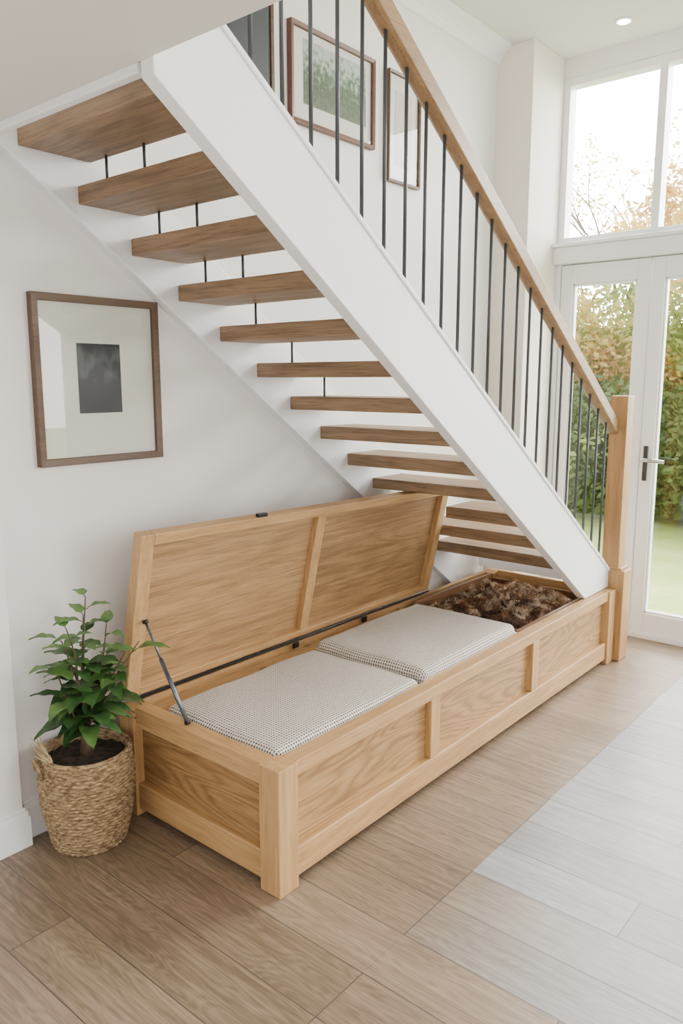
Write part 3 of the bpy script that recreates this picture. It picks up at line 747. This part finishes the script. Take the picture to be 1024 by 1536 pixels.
# ------------------------------------------------------------------ garden
bm = bmesh.new(); addbox(bm, EX+0.14, 40, -20, 25, -0.3, -0.12)
finish("lawn", bm, grassM, label="bright green lawn outside the glazed doors", category="lawn", kind="stuff")
def leafcloud(bm, rr, c, r, n, s, nm, shell=0.5):
    for _ in range(n):
        v = Vector((rr.gauss(0, 1), rr.gauss(0, 1), rr.gauss(0, 1))).normalized()*(shell+(1-shell)*rr.random())
        p = Vector(c)+Vector((v.x*r[0], v.y*r[1], v.z*r[2]))
        if p.z < -0.02: continue
        a = Vector((rr.uniform(-1, 1), rr.uniform(-1, 1), rr.uniform(-1, 1))).normalized(); b_ = a.orthogonal().normalized()
        L = s*rr.uniform(0.6, 1.3)
        vs = [bm.verts.new(p+x) for x in (-a*L, b_*L*0.6, a*L, -b_*L*0.6)]
        q = noise.noise(p*1.3)+rr.uniform(-0.25, 0.25)
        bm.faces.new(vs).material_index = nm[min(len(nm)-1, max(0, int((q+0.6)/1.2*len(nm))))]
rr = random.Random(3)
bm = bmesh.new()
y = 0.0
while y < 6.5:
    leafcloud(bm, rr, (9.2+rr.uniform(-.3, .3), y, 0.6), (0.9, 0.9, 1.05+rr.uniform(-.2, .3)), 3600, 0.05, [0, 0, 0, 1], 0.75)
    leafcloud(bm, rr, (9.9+rr.uniform(-.3, .3), y+0.3, 1.8), (0.8, 0.85, 0.9+rr.uniform(-.2, .3)), 3400, 0.05, [0, 1, 1, 1, 2, 2, 3], 0.65)
    y += 0.7
addbox(bm, 9.3, 9.7, -0.5, 7.0, -0.12, 1.3); addbox(bm, 9.8, 10.2, -0.5, 7.2, -0.12, 2.15, 1)
finish("hedge", bm, [hedgeA, hedgeB, autA, autB], label="dense green garden hedge turning gold behind the lawn", category="hedge", kind="stuff", norecalc=True)
def tree(tx_, ty_, h, crown_, mats, nm, lab, nleaf, seed, spread=0.9, tr=0.06):
    rr = random.Random(seed); T = empty("tree", (tx_, ty_, -0.12), label=lab, category="tree")
    bt = bmesh.new(); tips = []
    def br(p, dr, L, r, dep):
        pts = [p]; q = p.copy(); dd = dr.copy()
        for kk in range(4):
            dd = (dd+Vector((rr.uniform(-.2, .2), rr.uniform(-.2, .2), rr.uniform(-.05, .15)))).normalized(); q = q+dd*L/4; pts.append(q.copy())
        tube(bt, pts, [r*(1-0.12*kk) for kk in range(5)], 5 if dep else 8, cap=False)
        if dep: tips.append(q)
        if dep < 4:
            for kk in range(3):
                nd = (dd+Vector((rr.uniform(-1, 1), rr.uniform(-1, 1), rr.uniform(-.2, .7)))*spread).normalized()
                br(pts[rr.choice((2, 3, 4))], nd, L*0.68, r*0.5, dep+1)
    br(Vector((tx_, ty_, -0.10)), Vector((0, 0, 1)), h*0.42, tr, 0)
    finish("trunk", bt, barkM, T, norecalc=True)
    bm = bmesh.new()
    for t in tips:
        if rr.random() < crown_: leafcloud(bm, rr, t, (0.45, 0.45, 0.35), nleaf, 0.05, nm, 0.1)
    finish("foliage", bm, mats, T, norecalc=True)
tree(12.2, 2.9, 4.9, 0.85, [autA, autB, hedgeB], [2, 0, 0, 1], "autumn tree with dense golden leaves behind the hedge", 120, 21)
tree(12.6, 6.2, 3.4, 0.6, [autA, autB, hedgeB], [2, 2, 0, 1], "small shrubby tree with green and rust leaves", 90, 5)
tree(15.6, 6.0, 6.3, 0.10, [autA], [0], "nearly bare autumn tree against the pale sky", 30, 13, tr=0.09)

# ------------------------------------------------------------------ world
w = bpy.data.worlds.new("overcast_sky"); S.world = w; w.use_nodes = True
nt = w.node_tree; bg = nt.nodes["Background"]
tc = N(nt, "ShaderNodeTexCoord"); sp = N(nt, "ShaderNodeSeparateXYZ"); nt.links.new(tc.outputs["Generated"], sp.inputs[0])
mr = N(nt, "ShaderNodeMapRange"); mr.inputs["From Min"].default_value = 0.2; mr.inputs["From Max"].default_value = 0.9
mr.inputs["To Min"].default_value = 2.45; mr.inputs["To Max"].default_value = 36
nt.links.new(sp.outputs["X"], mr.inputs["Value"]); nt.links.new(mr.outputs[0], bg.inputs["Strength"])
bg.inputs["Color"].default_value = (1.0, 0.982, 0.958, 1)

# ------------------------------------------------------------------ camera
cam = bpy.data.cameras.new("camera"); co = bpy.data.objects.new("camera", cam); COL.objects.link(co)
cam.sensor_fit = 'VERTICAL'; cam.sensor_height = 36; cam.sensor_width = 24; cam.lens = 1164/1536*36
th = math.atan(198/1164); hd = math.radians(39.9)
f = Vector((math.cos(hd)*math.cos(th), math.sin(hd)*math.cos(th), -math.sin(th)))
co.rotation_euler = f.to_track_quat('-Z', 'Y').to_euler(); co.location = (0, 0, 1.5)
cam.clip_start = 0.05
S.camera = co
